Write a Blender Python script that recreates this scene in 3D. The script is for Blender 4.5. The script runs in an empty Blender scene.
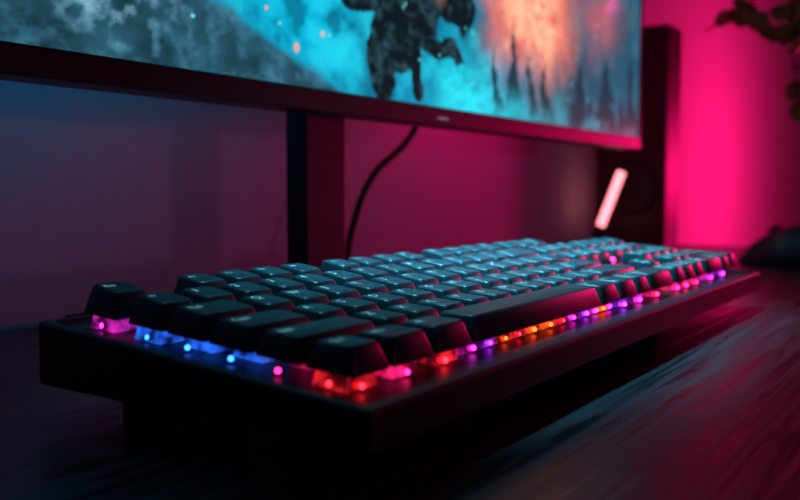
import bpy, bmesh, numpy as np, math, random
from mathutils import Matrix, Vector
random.seed(4); np.random.seed(4)
S=bpy.context.scene
S.view_settings.view_transform='Standard'
S.view_settings.look='None'
COL=bpy.context.collection
ZD=-.012   # desk surface
# ------------------------------------------------------------ helpers
def link(o,parent=None):
    COL.objects.link(o)
    if parent: o.parent=parent
    return o
def empty(name,loc=(0,0,0)):
    e=bpy.data.objects.new(name,None); e.empty_display_size=.02; link(e); return e
def mesh_obj(name,verts,faces,mat=None,parent=None,smooth=False):
    me=bpy.data.meshes.new(name); me.from_pydata([tuple(v) for v in verts],[],faces); me.update()
    if mat: me.materials.append(mat)
    if smooth: me.polygons.foreach_set('use_smooth',[True]*len(me.polygons))
    return link(bpy.data.objects.new(name,me),parent)
def pm(name,col,rough=.5,metal=0,emis=None,es=0,spec=.5,coat=0,bump=None):
    m=bpy.data.materials.new(name); m.use_nodes=True; nt=m.node_tree; b=nt.nodes['Principled BSDF']
    b.inputs['Base Color'].default_value=(*col,1); b.inputs['Roughness'].default_value=rough
    b.inputs['Metallic'].default_value=metal; b.inputs['Specular IOR Level'].default_value=spec
    b.inputs['Coat Weight'].default_value=coat
    if emis: b.inputs['Emission Color'].default_value=(*emis,1); b.inputs['Emission Strength'].default_value=es
    if bump:
        tc=nt.nodes.new('ShaderNodeTexCoord'); n=nt.nodes.new('ShaderNodeTexNoise'); n.inputs['Scale'].default_value=bump[0]
        n.inputs['Detail'].default_value=4
        bp=nt.nodes.new('ShaderNodeBump'); bp.inputs['Strength'].default_value=bump[1]; bp.inputs['Distance'].default_value=bump[2]
        nt.links.new(tc.outputs['Object'],n.inputs['Vector']); nt.links.new(n.outputs['Fac'],bp.inputs['Height'])
        nt.links.new(bp.outputs['Normal'],b.inputs['Normal'])
    return m
def box(name,x0,x1,y0,y1,z0,z1,mat,parent=None,bev=0,seg=3):
    bm=bmesh.new(); bmesh.ops.create_cube(bm,size=1)
    for v in bm.verts: v.co=Vector(((x0+x1)/2+v.co.x*(x1-x0),(y0+y1)/2+v.co.y*(y1-y0),(z0+z1)/2+v.co.z*(z1-z0)))
    if bev: bmesh.ops.bevel(bm,geom=bm.edges[:],offset=bev,segments=seg,profile=.5,affect='EDGES')
    me=bpy.data.meshes.new(name); bm.to_mesh(me); bm.free(); me.materials.append(mat)
    return link(bpy.data.objects.new(name,me),parent)
def lathe(name,prof,c,mat,parent=None,n=40,axis='Z'):
    vs=[];fs=[]
    for r,z in prof:
        for i in range(n):
            a=2*math.pi*i/n; p=Vector((r*math.cos(a),r*math.sin(a),z))
            if axis=='X': p=Vector((-z,p.x,p.y))
            if axis=='Y': p=Vector((p.x,-z,p.y))
            vs.append(p+Vector(c))
    for k in range(len(prof)-1):
        for i in range(n):
            j=(i+1)%n; fs.append((k*n+i,k*n+j,(k+1)*n+j,(k+1)*n+i))
    fs.append(tuple(range(n))[::-1]); fs.append(tuple((len(prof)-1)*n+i for i in range(n)))
    return mesh_obj(name,vs,fs,mat,parent,True)
def tube(name,pts,r,mat,parent=None):
    cu=bpy.data.curves.new(name,'CURVE'); cu.dimensions='3D'; cu.bevel_depth=r; cu.bevel_resolution=4; cu.resolution_u=16; cu.use_fill_caps=True
    sp=cu.splines.new('BEZIER'); sp.bezier_points.add(len(pts)-1)
    for b,p in zip(sp.bezier_points,pts): b.co=p; b.handle_left_type=b.handle_right_type='AUTO'
    cu.materials.append(mat)
    return link(bpy.data.objects.new(name,cu),parent)

# ------------------------------------------------------------ camera
cx,cy,cz,yaw,pit,f=-0.16848,-0.12477,0.066836,0.603,0.069516,853.6
fw=Vector((math.cos(yaw)*math.cos(pit),math.sin(yaw)*math.cos(pit),-math.sin(pit)))
rt=Vector((math.sin(yaw),-math.cos(yaw),0)); up=rt.cross(fw)
cd=bpy.data.cameras.new('camera'); cam=link(bpy.data.objects.new('camera',cd))
cam.matrix_world=Matrix([[rt[i],up[i],-fw[i],(cx,cy,cz)[i]] for i in range(3)]+[[0,0,0,1]])
cd.lens=f/800*36; cd.sensor_width=36; cd.clip_start=.01
cd.dof.use_dof=True; cd.dof.focus_distance=.34; cd.dof.aperture_fstop=9
S.camera=cam

# ------------------------------------------------------------ materials
m_case=pm('case_black_plastic',(.006,.008,.014),.42,bump=(900,.15,.0003))
m_key=pm('keycap_pbt',(.020,.034,.044),.38,bump=(1500,.12,.0002))
m_leg=pm('legend_print',(.3,.5,.55),.5,emis=(.25,.75,.85),es=.6)
m_blk=pm('black_plastic',(.012,.012,.014),.4)
m_bez=pm('bezel_plastic',(.009,.006,.008),.42,spec=.35)
m_rub=pm('rubber',(.01,.01,.01),.8)
m_col=pm('stand_metal',(.010,.008,.011),.5,spec=.4)
LEDC=dict(red=(1,.015,.03),pink=(1,.015,.18),purple=(.50,.03,1),blue=(.02,.15,1),orange=(1,.07,.01),magenta=(.85,.02,.60))
m_led={k:pm('led_'+k,c,.4,emis=c,es=8) for k,c in LEDC.items()}
def housing(k,c):
    m=pm('switch_'+k,tuple(.1+.4*x for x in c),.2); nt=m.node_tree; b=nt.nodes['Principled BSDF']
    tc=nt.nodes.new('ShaderNodeTexCoord'); n=nt.nodes.new('ShaderNodeTexNoise'); n.inputs['Scale'].default_value=170; n.inputs['Detail'].default_value=3
    mr=nt.nodes.new('ShaderNodeMapRange'); mr.inputs['From Min'].default_value=.42; mr.inputs['From Max'].default_value=.68; mr.inputs['To Min'].default_value=.04; mr.inputs['To Max'].default_value=1.1
    nt.links.new(tc.outputs['Object'],n.inputs['Vector']); nt.links.new(n.outputs['Fac'],mr.inputs['Value']); nt.links.new(mr.outputs['Result'],b.inputs['Emission Strength'])  # LED glow inside the translucent plastic, put in as mottled emission
    b.inputs['Emission Color'].default_value=(*c,1); return m
m_hou={k:housing(k,c) for k,c in LEDC.items()}
# ------------------------------------------------------------ room
m_wall=pm('wall_paint',(.50,.50,.54),.8,bump=(60,.08,.002),spec=.2)
YW=.33
box('wall_back',-2.5,3.7,YW,YW+.1,-.76,1.9,m_wall)
box('wall_right',3.6,3.7,-2.6,YW,-.76,1.9,m_wall)
m_floor=pm('floor_dark',(.05,.045,.05),.6)
box('floor',-2.5,3.7,-2.6,YW+.1,-.86,-.76,m_floor)
# desk
def deskmat():
    m=bpy.data.materials.new('dark_wood'); m.use_nodes=True; nt=m.node_tree; b=nt.nodes['Principled BSDF']
    tc=nt.nodes.new('ShaderNodeTexCoord'); mp=nt.nodes.new('ShaderNodeMapping'); mp.inputs['Scale'].default_value=(7,150,150)
    n=nt.nodes.new('ShaderNodeTexNoise'); n.inputs['Scale'].default_value=1.6; n.inputs['Detail'].default_value=8; n.inputs['Distortion'].default_value=.6
    mp2=nt.nodes.new('ShaderNodeMapping'); mp2.inputs['Scale'].default_value=(22,560,560)
    n2=nt.nodes.new('ShaderNodeTexNoise'); n2.inputs['Scale'].default_value=1; n2.inputs['Detail'].default_value=3
    r=nt.nodes.new('ShaderNodeValToRGB'); r.color_ramp.elements[0].color=(.016,.013,.018,1); r.color_ramp.elements[1].color=(.075,.055,.065,1)
    r.color_ramp.elements[0].position=.36; r.color_ramp.elements[1].position=.68
    L=nt.links.new
    L(tc.outputs['Object'],mp.inputs['Vector']); L(mp.outputs['Vector'],n.inputs['Vector']); L(n.outputs['Fac'],r.inputs['Fac']); L(r.outputs['Color'],b.inputs['Base Color'])
    L(tc.outputs['Object'],mp2.inputs['Vector']); L(mp2.outputs['Vector'],n2.inputs['Vector'])
    ad=nt.nodes.new('ShaderNodeMath'); ad.operation='ADD'; L(n.outputs['Fac'],ad.inputs[0]); L(n2.outputs['Fac'],ad.inputs[1])
    bp=nt.nodes.new('ShaderNodeBump'); bp.inputs['Strength'].default_value=.4; bp.inputs['Distance'].default_value=.0004
    L(ad.outputs[0],bp.inputs['Height']); L(bp.outputs['Normal'],b.inputs['Normal'])
    mr=nt.nodes.new('ShaderNodeMapRange'); mr.inputs['From Min'].default_value=.35; mr.inputs['From Max'].default_value=.65; mr.inputs['To Min'].default_value=.24; mr.inputs['To Max'].default_value=.42
    L(n.outputs['Fac'],mr.inputs['Value']); L(mr.outputs['Result'],b.inputs['Roughness'])
    return m
m_desk=deskmat()
desk=empty('desk')
box('desk_top',-.7,1.1,-.5,YW-.002,ZD-.03,ZD,m_desk,desk,.002)
for i,(x,y) in enumerate(((-.66,-.46),(1.0,-.46),(-.66,.26),(1.0,.26))):
    box('desk_leg_%d'%i,x,x+.05,y,y+.05,-.76,ZD-.03,m_blk,desk)

# ------------------------------------------------------------ keyboard
D,tf,tb=.14264,.01197,.02221; LX=.44
a=math.atan((tb-tf)/D); K=Matrix.Translation((0,0,tf))@Matrix.Rotation(a,4,'X')
kb=empty('keyboard')
bm=bmesh.new()
vs=[bm.verts.new(p) for p in [(0,0,0),(LX,0,0),(LX,D,0),(0,D,0),(0,0,tf),(LX,0,tf),(LX,D,tb),(0,D,tb)]]
for q in [(3,2,1,0),(4,5,6,7),(0,1,5,4),(1,2,6,5),(2,3,7,6),(3,0,4,7)]: bm.faces.new([vs[i] for i in q])
bmesh.ops.bevel(bm,geom=bm.edges[:],offset=.0014,segments=3,profile=.5,affect='EDGES')
bm.faces.ensure_lookup_table()
top=max(bm.faces,key=lambda q:q.calc_area() if q.normal.z>.9 else 0)
bmesh.ops.inset_region(bm,faces=[top],thickness=.0035,depth=0)
bmesh.ops.inset_region(bm,faces=[top],thickness=.0006,depth=-.0014)
me=bpy.data.meshes.new('case'); bm.to_mesh(me); bm.free(); me.materials.append(m_case); link(bpy.data.objects.new('case',me),kb)
# feet
for i,(x,y) in enumerate(((.012,.088),(.39,.088))): box('foot_back_%d'%i,x,x+.034,y,y+.026,ZD,.001,m_rub,kb,.0015)
for i,(x,y) in enumerate(((.05,.05),(.36,.05))): box('foot_front_%d'%i,x,x+.03,y,y+.012,ZD,.001,m_rub,kb,.0015)
u=.0188; px=.019
X0=.0078; Y0=.0118
W0=.0040 # keycap bottom above case plane
KV=[];KF=[]
def rr(cx_,cy_,hw,hd,r,z,n=4):
    o=[]
    for (sx,sy,a0) in ((1,1,0),(-1,1,90),(-1,-1,180),(1,-1,270)):
        for i in range(n+1):
            t=math.radians(a0+90*i/n); o.append((cx_+sx*(hw-r)+r*math.cos(t),cy_+sy*(hd-r)+r*math.sin(t),z))
    return o
def keycap(x,y,w,d,h,dish=.0005,tilt=0):
    g=.0008; hw=w/2-g; hd=d/2-g; cx_=x+w/2; cy_=y+d/2
    rings=[(hw,hd,.0012,W0),(hw,hd,.0012,W0+.0008),(hw-.0020,hd-.0018,.0018,W0+h-.0011),(hw-.0022,hd-.0020,.002,W0+h-.0005),(hw-.0027,hd-.0025,.002,W0+h-.0001),
           (hw-.0034,hd-.0032,.002,W0+h),((hw-.003)*.6,(hd-.003)*.6,.0018,W0+h-dish)]
    b0=len(KV); n=20
    for k,(a1,b1,r,z) in enumerate(rings):
        pts=rr(cx_,cy_+(.0006 if k>1 else 0),a1,b1,r,z)
        for p in pts: KV.append((p[0],p[1],p[2]+(p[1]-cy_)*tilt*(1 if k>1 else 0)))
    for k in range(len(rings)-1):
        for i in range(n):
            j=(i+1)%n; KF.append((b0+k*n+i,b0+k*n+j,b0+(k+1)*n+j,b0+(k+1)*n+i))
    KF.append(tuple(b0+(len(rings)-1)*n+i for i in range(n))); KF.append(tuple(b0+i for i in range(n))[::-1])
nav=15*u+.0045; npd=nav+3*u+.0045
rows={0:[('Ctrl',1,0),('Win',1.25,1),('Alt',1.25,2.25),('',6,3.5),('Alt',1.25,9.5),('Fn',1.25,10.75),('Menu',1,12),('Ctrl',2,13)],
1:[('Shift',2.25,0)]+[(c,1,2.25+i) for i,c in enumerate('ZXCVBNM<>?')]+[('Shift',2.75,12.25)],
2:[('Caps',1.75,0)]+[(c,1,1.75+i) for i,c in enumerate('ASDFGHJKL:"')]+[('Enter',2.25,12.75)],
3:[('Tab',1.5,0)]+[(c,1,1.5+i) for i,c in enumerate('QWERTYUIOP[]')]+[('\\',1.5,13.5)],
4:[('~',1,0)]+[(c,1,1+i) for i,c in enumerate('1234567890-=')]+[('Back',2,13)],
5:[('Esc',1,0)]+[('F%d'%(i+1),1,2+i+(.5 if i>3 else 0)+(.5 if i>7 else 0)) for i in range(12)]}
hts={0:.0078,1:.0074,2:.0076,3:.0084,4:.0092,5:.0094}
tl={0:-.04,1:-.01,2:.01,3:.05,4:.08,5:.08}
keys=[]
for r,ks in rows.items():
    y=Y0+r*px+(.0045 if r==5 else 0)
    for t,w,c in ks: keys.append((t,X0+c*u,y,w*u,px,r))
    navk={0:[('<',0),('v',1),('>',2)],1:[('^',1)],2:[],3:[('Del',0),('End',1),('PgD',2)],4:[('Ins',0),('Hm',1),('PgU',2)],5:[('Prt',0),('Scr',1),('Ps',2)]}[r]
    for t,c in navk: keys.append((t,X0+nav+c*u,y,u,px,r))
    nk={0:[('0',2,0),('.',1,2)],1:[('1',1,0),('2',1,1),('3',1,2)],2:[('4',1,0),('5',1,1),('6',1,2)],3:[('7',1,0),('8',1,1),('9',1,2)],4:[('Num',1,0),('/',1,1),('*',1,2),('-',1,3)],5:[]}[r]
    for t,w,c in nk: keys.append((t,X0+npd+c*u,y,w*u,px,r))
keys.append(('En',X0+npd+3*u,Y0,u,2*px,0)); keys.append(('+',X0+npd+3*u,Y0+2*px,u,2*px,2))
for t,x,y,w,d,r in keys:
    keycap(x,y,w,d,hts[r]+(.0004 if w>.1 else 0),-.0006 if w>.1 else .0006,tl[r])
KV=[K@Vector(v) for v in KV]
ko=mesh_obj('keycaps',KV,KF,m_key,kb,True)
# legends
LV=[];LF=[]
tcu=bpy.data.curves.new('tmp','FONT'); tob=bpy.data.objects.new('tmp',tcu); COL.objects.link(tob)
cache={}
for t,x,y,w,d,r in keys:
    if not t: continue
    if t not in cache:
        tcu.body=t; tcu.size=.0052 if len(t)==1 else .0034; tcu.resolution_u=2
        bpy.context.view_layer.update()
        dg=bpy.context.evaluated_depsgraph_get(); mm=bpy.data.meshes.new_from_object(tob.evaluated_get(dg),depsgraph=dg)
        cache[t]=([v.co.copy() for v in mm.vertices],[tuple(p.vertices) for p in mm.polygons])
    V,F=cache[t]; b0=len(LV)
    for v in V:
        lx=x+.0044+v.x; ly=y+d-.0082+v.y
        LV.append(K@Vector((lx,ly,W0+hts[r]+(ly-y-d/2)*tl[r]+.00006)))
    LF+= [tuple(b0+i for i in q) for q in F]
bpy.data.objects.remove(tob)
mesh_obj('key_legends',LV,LF,m_leg,kb)
# switches + leds
def color_for(x,r,w):
    if r==0:
        if x<.02: return 'red'
        if x<.045: return 'pink'
        if x<.07: return 'red'
        if x<.19: return 'space'
        if x<.24: return random.choice(['magenta','purple','purple'])
        return random.choice(['pink','magenta','pink','magenta','purple'])
    if x<.03: return {1:'pink',2:'blue',3:'blue',4:'blue',5:'magenta'}[r]
    if x>.28: return random.choice(['pink','magenta','purple','purple'])
    return random.choice(['pink','blue','purple','red'])
HV={k:([],[]) for k in LEDC}; LD={k:([],[]) for k in LEDC}
ico=bmesh.new(); bmesh.ops.create_icosphere(ico,subdivisions=2,radius=1); IV=[v.co.copy() for v in ico.verts]; IF=[tuple(v.index for v in q.verts) for q in ico.faces]; ico.free()
def addbox(st,x0,x1,y0,y1,z0,z1,tp=.0012):
    V,F=st; b=len(V)
    for p in [(x0,y0,z0),(x1,y0,z0),(x1,y1,z0),(x0,y1,z0),(x0+tp,y0+tp,z1),(x1-tp,y0+tp,z1),(x1-tp,y1-tp,z1),(x0+tp,y1-tp,z1)]: V.append(K@Vector(p))
    F+= [tuple(b+i for i in q) for q in [(3,2,1,0),(4,5,6,7),(0,1,5,4),(1,2,6,5),(2,3,7,6),(3,0,4,7)]]
def addled(st,x,y,z,r):
    V,F=st; b=len(V)
    for v in IV: V.append(K@Vector((x+v.x*r,y+v.y*r,z+v.z*r)))
    F+=[tuple(b+i for i in q) for q in IF]
for t,x,y,w,d,r in keys:
    c=color_for(x,r,w); xc=x+w/2; yc=y+d/2
    if c=='space':
        cs=['magenta','purple','orange','red','orange','orange','red','magenta','purple']
        for i,k in enumerate(cs):
            xx=x+w*(i+.5)/len(cs)
            addled(LD[k],xx+random.uniform(-.002,.002),y+.0054,.0004,random.uniform(.0006,.0010))
            addbox(HV[k],xx-.0055,xx+.0055,y+.0060,y+.015,-.001,.006)
        continue
    addbox(HV[c],xc-.0068,xc+.0068,yc-.0056,yc+.0068,-.001,.0072)
    if r==0 or (x>.36 and r==5): addled(LD[c],xc+random.uniform(-.003,.003),yc-.0066,.0004,random.uniform(.0008,.0013))
    if x<.03: addled(LD[c],x+.0030,yc+.001,.0004,.0009)
    if t in ('Ins','Del','Hm','Num','^','7','Prt'): addled(LD[c],x+.0012,yc-.006,.0055,.0018)
for k in LEDC:
    if HV[k][0]: mesh_obj('switches_'+k,HV[k][0],HV[k][1],m_hou[k],kb)
    if LD[k][0]: mesh_obj('leds_'+k,LD[k][0],LD[k][1],m_led[k],kb,True)

# ------------------------------------------------------------ monitor
mon=empty('monitor'); YM=.20
mx0,mx1,mz0,mz1=-.20,.772,.1128,.53
sx0,sx1,sz0,sz1=mx0+.008,mx1-.005,mz0+.0130,mz1-.008
box('bezel_bottom',mx0,mx1,YM-.003,YM+.018,mz0,sz0,m_bez,mon,.001)
box('bezel_top',mx0,mx1,YM-.003,YM+.018,sz1,mz1,m_bez,mon,.001)
box('bezel_left',mx0,sx0,YM-.003,YM+.018,sz0-.001,sz1+.001,m_bez,mon,.001)
box('bezel_right',sx1,mx1,YM-.003,YM+.018,sz0-.001,sz1+.001,m_bez,mon,.001)
box('back_shell',mx0+.003,mx1-.003,YM+.004,YM+.022,mz0+.001,mz1-.003,m_blk,mon,.002)
box('logo',.345,.359,YM-.0034,YM-.0028,.1170,.1186,pm('logo_print',(.4,.4,.4),.4,emis=(.5,.3,.35),es=.12),mon)
box('stand_column',.234,.2745,.223,.240,ZD+.006,.34,m_col,mon,.002)
box('stand_base',.14,.37,.185,.30,ZD,ZD+.007,m_col,mon,.003)
# screen picture (in screen-plane metres)
nx,nz=760,280
xs=np.linspace(sx0,sx1,nx); zs=sz0+(np.linspace(0,1,nz)**1.5)*(sz1-sz0)
Xg,Zg=np.meshgrid(xs,zs)
def vnoise(X,Z,sc,seed):
    rng=np.random.RandomState(seed); G=rng.rand(256,256)
    x=X*sc+40; z=Z*sc+40; xi=np.floor(x).astype(int); zi=np.floor(z).astype(int); fx=x-xi; fz=z-zi
    fx=fx*fx*(3-2*fx); fz=fz*fz*(3-2*fz)
    g=lambda i,j:G[(zi+j)%256,(xi+i)%256]
    return (g(0,0)*(1-fx)+g(1,0)*fx)*(1-fz)+(g(0,1)*(1-fx)+g(1,1)*fx)*fz
def fbm(X,Z,sc,seed,o=5):
    s=0;a_=.5
    for i in range(o): s=s+a_*vnoise(X,Z,sc*2**i,seed+i); a_*=.5
    return s/.97
wx=Xg+.03*(fbm(Xg,Zg,30,1)-.5); wz=Zg+.03*(fbm(Xg,Zg,30,11)-.5)
def ell(cx_,cz_,rx,rz,soft=.25,w=1):
    dx=((wx if w else Xg)-cx_)/rx; dz=((wz if w else Zg)-cz_)/rz; d=np.sqrt(dx*dx+dz*dz)
    return np.clip((1-d)/soft+.5,0,1)
def gau(cx_,cz_,rx,rz): return np.exp(-(((wx-cx_)/rx)**2+((wz-cz_)/rz)**2))
def mix(C,m,c):
    m=m[...,None]; return C*(1-m)+np.array(c)*m
C=np.zeros(Xg.shape+(3,))+np.array((.003,.18,.33))
n1=fbm(Xg,Zg,22,3); n2=fbm(Xg,Zg,60,7); n3=fbm(Xg,Zg*1.2,140,21)
C=mix(C,np.clip((n1-.4)*3,0,1),(.003,.08,.16))
C=mix(C,gau(.20,.175,.055,.045),(.002,.36,.56))
C=mix(C,gau(.39,.140,.045,.028),(.02,.74,.88))
C=mix(C,gau(.245,.150,.03,.02)*.6,(.01,.56,.74))
C=mix(C,gau(.30,.34,.3,.09)*.9,(.02,.5,.62))
C=mix(C,np.clip((n2-.52)*6,0,1)*gau(.27,.17,.2,.06)*.45,(.02,.64,.82))
C=mix(C,np.clip((.5-n2)*7,0,1)*gau(.24,.18,.14,.06)*.75,(.002,.07,.14))
C=mix(C,np.clip((.5-n3)*7,0,1)*gau(.42,.16,.08,.05)*.5,(.003,.16,.24))
# slate distance on the right
C=mix(C,np.clip((wx-.44)/.08,0,1)*np.clip(.75+.6*(n1-.4),0,1),(.012,.062,.105))
C=mix(C,np.clip((n2-.5)*5,0,1)*np.clip((wx-.5)/.1,0,1)*.5,(.04,.13,.18))
# glowing clouds
cl=np.clip(gau(.500,.226,.066,.050)*3.0*(.35+n1)-.15,0,1); C=mix(C,cl,(.68,.11,.09)); C=mix(C,np.clip(gau(.500,.220,.050,.044)*(n2*4.6-.8),0,1),(1,.42,.26))
C=mix(C,np.clip((n3-.48)*6,0,1)*np.clip(gau(.50,.22,.07,.05),0,1)*.45,(.26,.05,.07))
C=mix(C,np.clip(gau(.645,.242,.045,.035)*1.4*n1*1.6,0,1)*.8,(.40,.10,.13))
# spires
for c,wd,h in ((.435,.012,.180),(.466,.017,.206),(.494,.012,.186),(.525,.020,.176),(.60,.030,.186),(.632,.016,.16),(.675,.034,.200),(.715,.022,.17),(.745,.02,.21)):
    wdt=wd*np.clip((h-Zg)/(h-.12),0,1)**.8*(.3+1.3*n2); C=mix(C,np.clip((wdt-np.abs(wx-c)-.006*(n3-.5))/.002,0,1)*.95,(.006,.030,.048))
# bottom haze
C=mix(C,gau(.44,.126,.07,.012)*.7,(.02,.60,.74)); C=mix(C,gau(.62,.124,.14,.008)*.6,(.02,.26,.36)); C=mix(C,gau(.56,.14,.02,.010)*.5,(.03,.42,.5))
# rocks left
edge=.165-(Xg-.134)*.34+.016*(n2-.5)
rk=np.clip((edge-Zg)/.006,0,1); rk=np.maximum(rk,np.clip((.125+.05*(n1-.5)-Xg)/.03,0,1)*.92)
vv=.010+.07*n2**1.5+.12*np.clip(n3-.45,0,1)
tex=vv[...,None]*np.array((.4,1.7,2.6))+ (np.clip((n3-.53)*3,0,1)*gau(.075,.155,.035,.016))[...,None]*np.array((.16,.25,.28))
C=C*(1-rk[...,None])+tex*rk[...,None]
# warrior silhouette
sil=np.zeros(Xg.shape)
for e in ((.325,.21,.052,.034),(.312,.183,.036,.022),(.298,.168,.022,.026),(.283,.146,.010,.022),(.262,.182,.024,.009),(.353,.162,.030,.007),(.372,.195,.024,.018),(.318,.150,.008,.018),(.34,.245,.04,.03),(.31,.28,.018,.02)):
    sil=np.maximum(sil,ell(*e,soft=.10))
dk=(.005+.03*np.clip((n3-.5)*3,0,1))[...,None]*np.array((.6,1.8,2.4)); C=C*(1-sil[...,None])+dk*sil[...,None]
C=mix(C,ell(.352,.205,.010,.012,.8)*.5,(.25,.12,.10))
rg=np.random.RandomState(9)
for i in range(40):
    q=(rg.uniform(.1,.7),rg.uniform(.13,.26)); C=mix(C,ell(q[0],q[1],.0010,.0010,.8,0),(.15,.65,.75))
for q in ((.199,.147,.0018,.0024),(.222,.158,.0014,.0014),(.175,.165,.0010,.0010)): C=mix(C,ell(*q,soft=.8,w=0),(1,.25,.14))
idx=np.arange(nx*nz).reshape(nz,nx)
F=np.stack([idx[:-1,:-1],idx[:-1,1:],idx[1:,1:],idx[1:,:-1]],-1).reshape(-1,4)
V=np.stack([Xg,np.full_like(Xg,YM-.0012),Zg],-1).reshape(-1,3)
me=bpy.data.meshes.new('screen'); me.from_pydata(V.tolist(),[],F.tolist()); me.update()
ca=me.color_attributes.new('pic','FLOAT_COLOR','POINT'); ca.data.foreach_set('color',np.concatenate([C.reshape(-1,3),np.ones((nx*nz,1))],1).astype(np.float32).ravel())
ms=pm('screen_display',(.002,.002,.002),.3,spec=.03); nt=ms.node_tree; b=nt.nodes['Principled BSDF']
at=nt.nodes.new('ShaderNodeVertexColor'); at.layer_name='pic'; nt.links.new(at.outputs['Color'],b.inputs['Emission Color']); b.inputs['Emission Strength'].default_value=1.3
me.materials.append(ms); link(bpy.data.objects.new('screen',me),mon)
# cable
cb=tube('power_cable',[(.405,.232,.16),(.400,.255,.112),(.351,.26,.075),(.329,.26,.041),(.321,.262,.012),(.318,.272,-.0085),(.30,.311,-.0085),(.20,.314,-.0085),(.13,.318,-.0085)],.0026,m_rub)

# ------------------------------------------------------------ speaker
spk=empty('desktop_speaker')
m_sp=pm('speaker_box',(.030,.014,.020),.5,spec=.3); m_cone=pm('speaker_cone',(.012,.008,.010),.6,spec=.3)
box('cabinet',.96,1.02,.227,.318,ZD,.284,m_sp,spk,.003)
for zc,r in ((.07,.036),):
    lathe('woofer',[(r,0),(r,.003),(r*.86,.003),(r*.8,.0005),(r*.3,.0004),(r*.25,.002),(.0005,.003)],(.96,.272,zc),m_cone,spk,axis='X')
# ------------------------------------------------------------ light stick
ls=empty('light_stick_lamp')
m_tube=pm('tube_glow',(1,.5,.5),.4,emis=(1,.24,.28),es=2.8)
p0=Vector((.905,.295,.019)); p1=Vector((.905,.267,.091))
tube('glow_tube',[p0,(p0+p1)/2,p1],.0055,m_tube,ls)
dd=(p1-p0).normalized(); tube('tube_holder',[p0-dd*.028,p0-dd*.013,p0+dd*.002],.0065,m_blk,ls)
lathe('lamp_base',[(.022,0),(.022,.004),(.02,.006)],(.905,.302,ZD),m_blk,ls)
# ------------------------------------------------------------ mouse
mo=empty('computer_mouse')
m_mo=pm('mouse_shell',(.03,.065,.08),.3)
V=[];F=[];N=28;Mn=24
for i in range(N+1):
    t=i/N; s=math.sin(math.pi*min(max(t,.004),.996))**.42
    hw=.034*s*(1-.10*math.exp(-((t-.5)/.18)**2))
    hh=.004+.040*math.sin(math.pi*min(max(t**.9,.004),.996))**.7
    for j in range(Mn+1):
        th=math.pi*j/Mn; c=math.cos(th); sn=math.sin(th)
        V.append((.812+hw*math.copysign(abs(c)**.75,c),-.032+.130*t,ZD+.001+hh*abs(sn)**.8))
for i in range(N):
    for j in range(Mn):
        q=i*(Mn+1)+j; F.append((q,q+1,q+Mn+2,q+Mn+1))
F.append(tuple(range(Mn+1))); F.append(tuple(N*(Mn+1)+j for j in range(Mn+1))[::-1])
for i in range(N): q=i*(Mn+1); F.append((q,q+Mn+1,q+2*Mn+1,q+Mn))
mesh_obj('shell',V,F,m_mo,mo,True)
lathe('scroll_wheel',[(.008,-.003),(.010,-.002),(.010,.002),(.008,.003)],(.812,.060,ZD+.032),m_rub,mo,axis='X')
box('glide_feet',.80,.824,-.02,.075,ZD,ZD+.0015,m_rub,mo)
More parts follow.
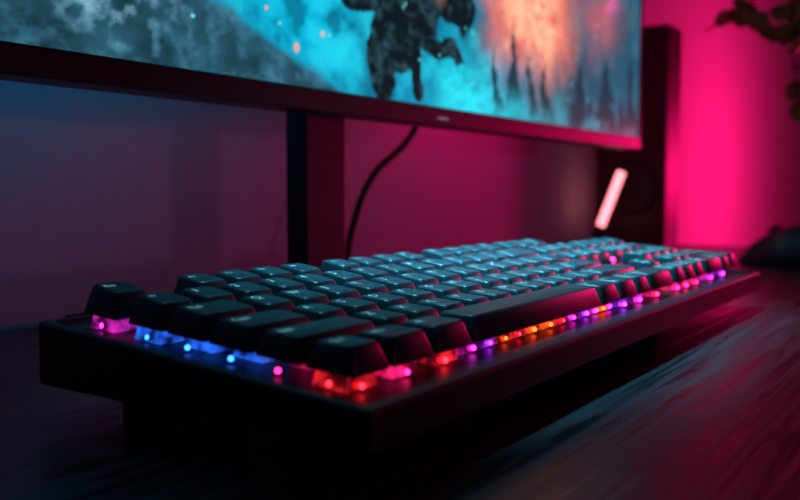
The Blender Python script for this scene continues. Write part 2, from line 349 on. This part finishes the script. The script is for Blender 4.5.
# ------------------------------------------------------------ plant
pl=empty('potted_plant')
m_pot=pm('pot_ceramic',(.05,.03,.04),.4); m_stem=pm('stem',(.05,.03,.02),.7); m_leaf=pm('leaf',(.40,.17,.05),.55)
lathe('vase',[(.035,0),(.045,.03),(.047,.07),(.03,.11),(.022,.13),(.026,.14)],(.99,-.14,ZD),m_pot,pl)
brs=[[(.99,-.14,.08),(.98,-.10,.26),(.93,.02,.335),(.905,.09,.300),(.90,.165,.258)],
     [(.99,-.14,.08),(.97,-.08,.24),(.92,.025,.31),(.905,.063,.25),(.903,.052,.14)],
     [(.99,-.14,.08),(.98,-.09,.25),(.94,.01,.35),(.91,.07,.285),(.905,.12,.265)],
     [(.99,-.14,.08),(.97,-.07,.22),(.93,.02,.27),(.91,.055,.255),(.905,.095,.245)]]
LV=[];LF=[]
def leaf(p,d,n_,s):
    d=d.normalized(); sd=d.cross(n_).normalized(); nn=sd.cross(d); b=len(LV)
    prof=[(0,0.02),(.12,.26),(.3,.40),(.5,.45),(.72,.38),(.9,.2),(1,0.02)]
    for t,w in prof:
        for k in (-1,0,1): LV.append(p+d*s*t+sd*s*w*k+nn*s*.12*(abs(k)-math.sin(t*3)*.6))
    for i in range(6):
        for k in (0,1): q=b+i*3+k; LF.append((q,q+1,q+4,q+3))
for bi,br in enumerate(brs):
    tube('branch_%d'%bi,br,.0011,m_stem,pl)
    P=[Vector(p) for p in br]
    for sgi in range(1,len(P)-1):
        nl=(4,4,7)[sgi-1]
        for k in range(nl):
            t=k/nl+random.uniform(-.05,.05); p=P[sgi].lerp(P[sgi+1],t)
            dv=Vector((random.uniform(-.5,.5),random.uniform(-1,1),random.uniform(-1.2,.6)))
            leaf(p,dv,Vector((random.uniform(-1.6,-.4),random.uniform(-.6,.6),random.uniform(-.3,.8))),random.uniform(.018,.028))
mesh_obj('leaves',LV,LF,m_leaf,pl,True)

# ------------------------------------------------------------ lights
def light(name,typ,loc,power,col,size=.1,target=None,**k):
    l=bpy.data.lights.new(name,typ); l.energy=power; l.color=col
    if typ=='AREA':
        l.size=size
        if 'sy' in k: l.shape='RECTANGLE'; l.size_y=k['sy']
        if 'spread' in k: l.spread=math.radians(k['spread'])
    else: l.shadow_soft_size=size
    o=link(bpy.data.objects.new(name,l)); o.location=loc
    if target is not None: o.rotation_euler=(Vector(target)-Vector(loc)).to_track_quat('-Z','Y').to_euler()
    return o
light('pink_lamp','POINT',(1.60,-.05,.10),15,(1,.005,.15),.05)
light('pink_room_lamp','POINT',(.50,-1.7,.175),4.6,(.85,.15,.55),.03)
light('bias_strip_blue','AREA',(.02,YM+.03,.26),.14,(0,.42,.95),.4,(.02,YW,.2),sy=.02)
light('wall_fill_pink','AREA',(.60,YM+.03,.26),.55,(1,.006,.20),.32,(.64,YW,.2),sy=.02)  # pink wash added behind the monitor to brighten the middle of the wall
light('key_fill_cool','AREA',(.27,.125,.50),1.0,(.12,.72,1),.28,(.27,.10,0),sy=.03,spread=34)  # unseen cool fill added above the keyboard to brighten the key tops
w=bpy.data.worlds.new('world'); S.world=w; w.use_nodes=True; w.node_tree.nodes['Background'].inputs[0].default_value=(.12,.4,1,1); w.node_tree.nodes['Background'].inputs[1].default_value=.007
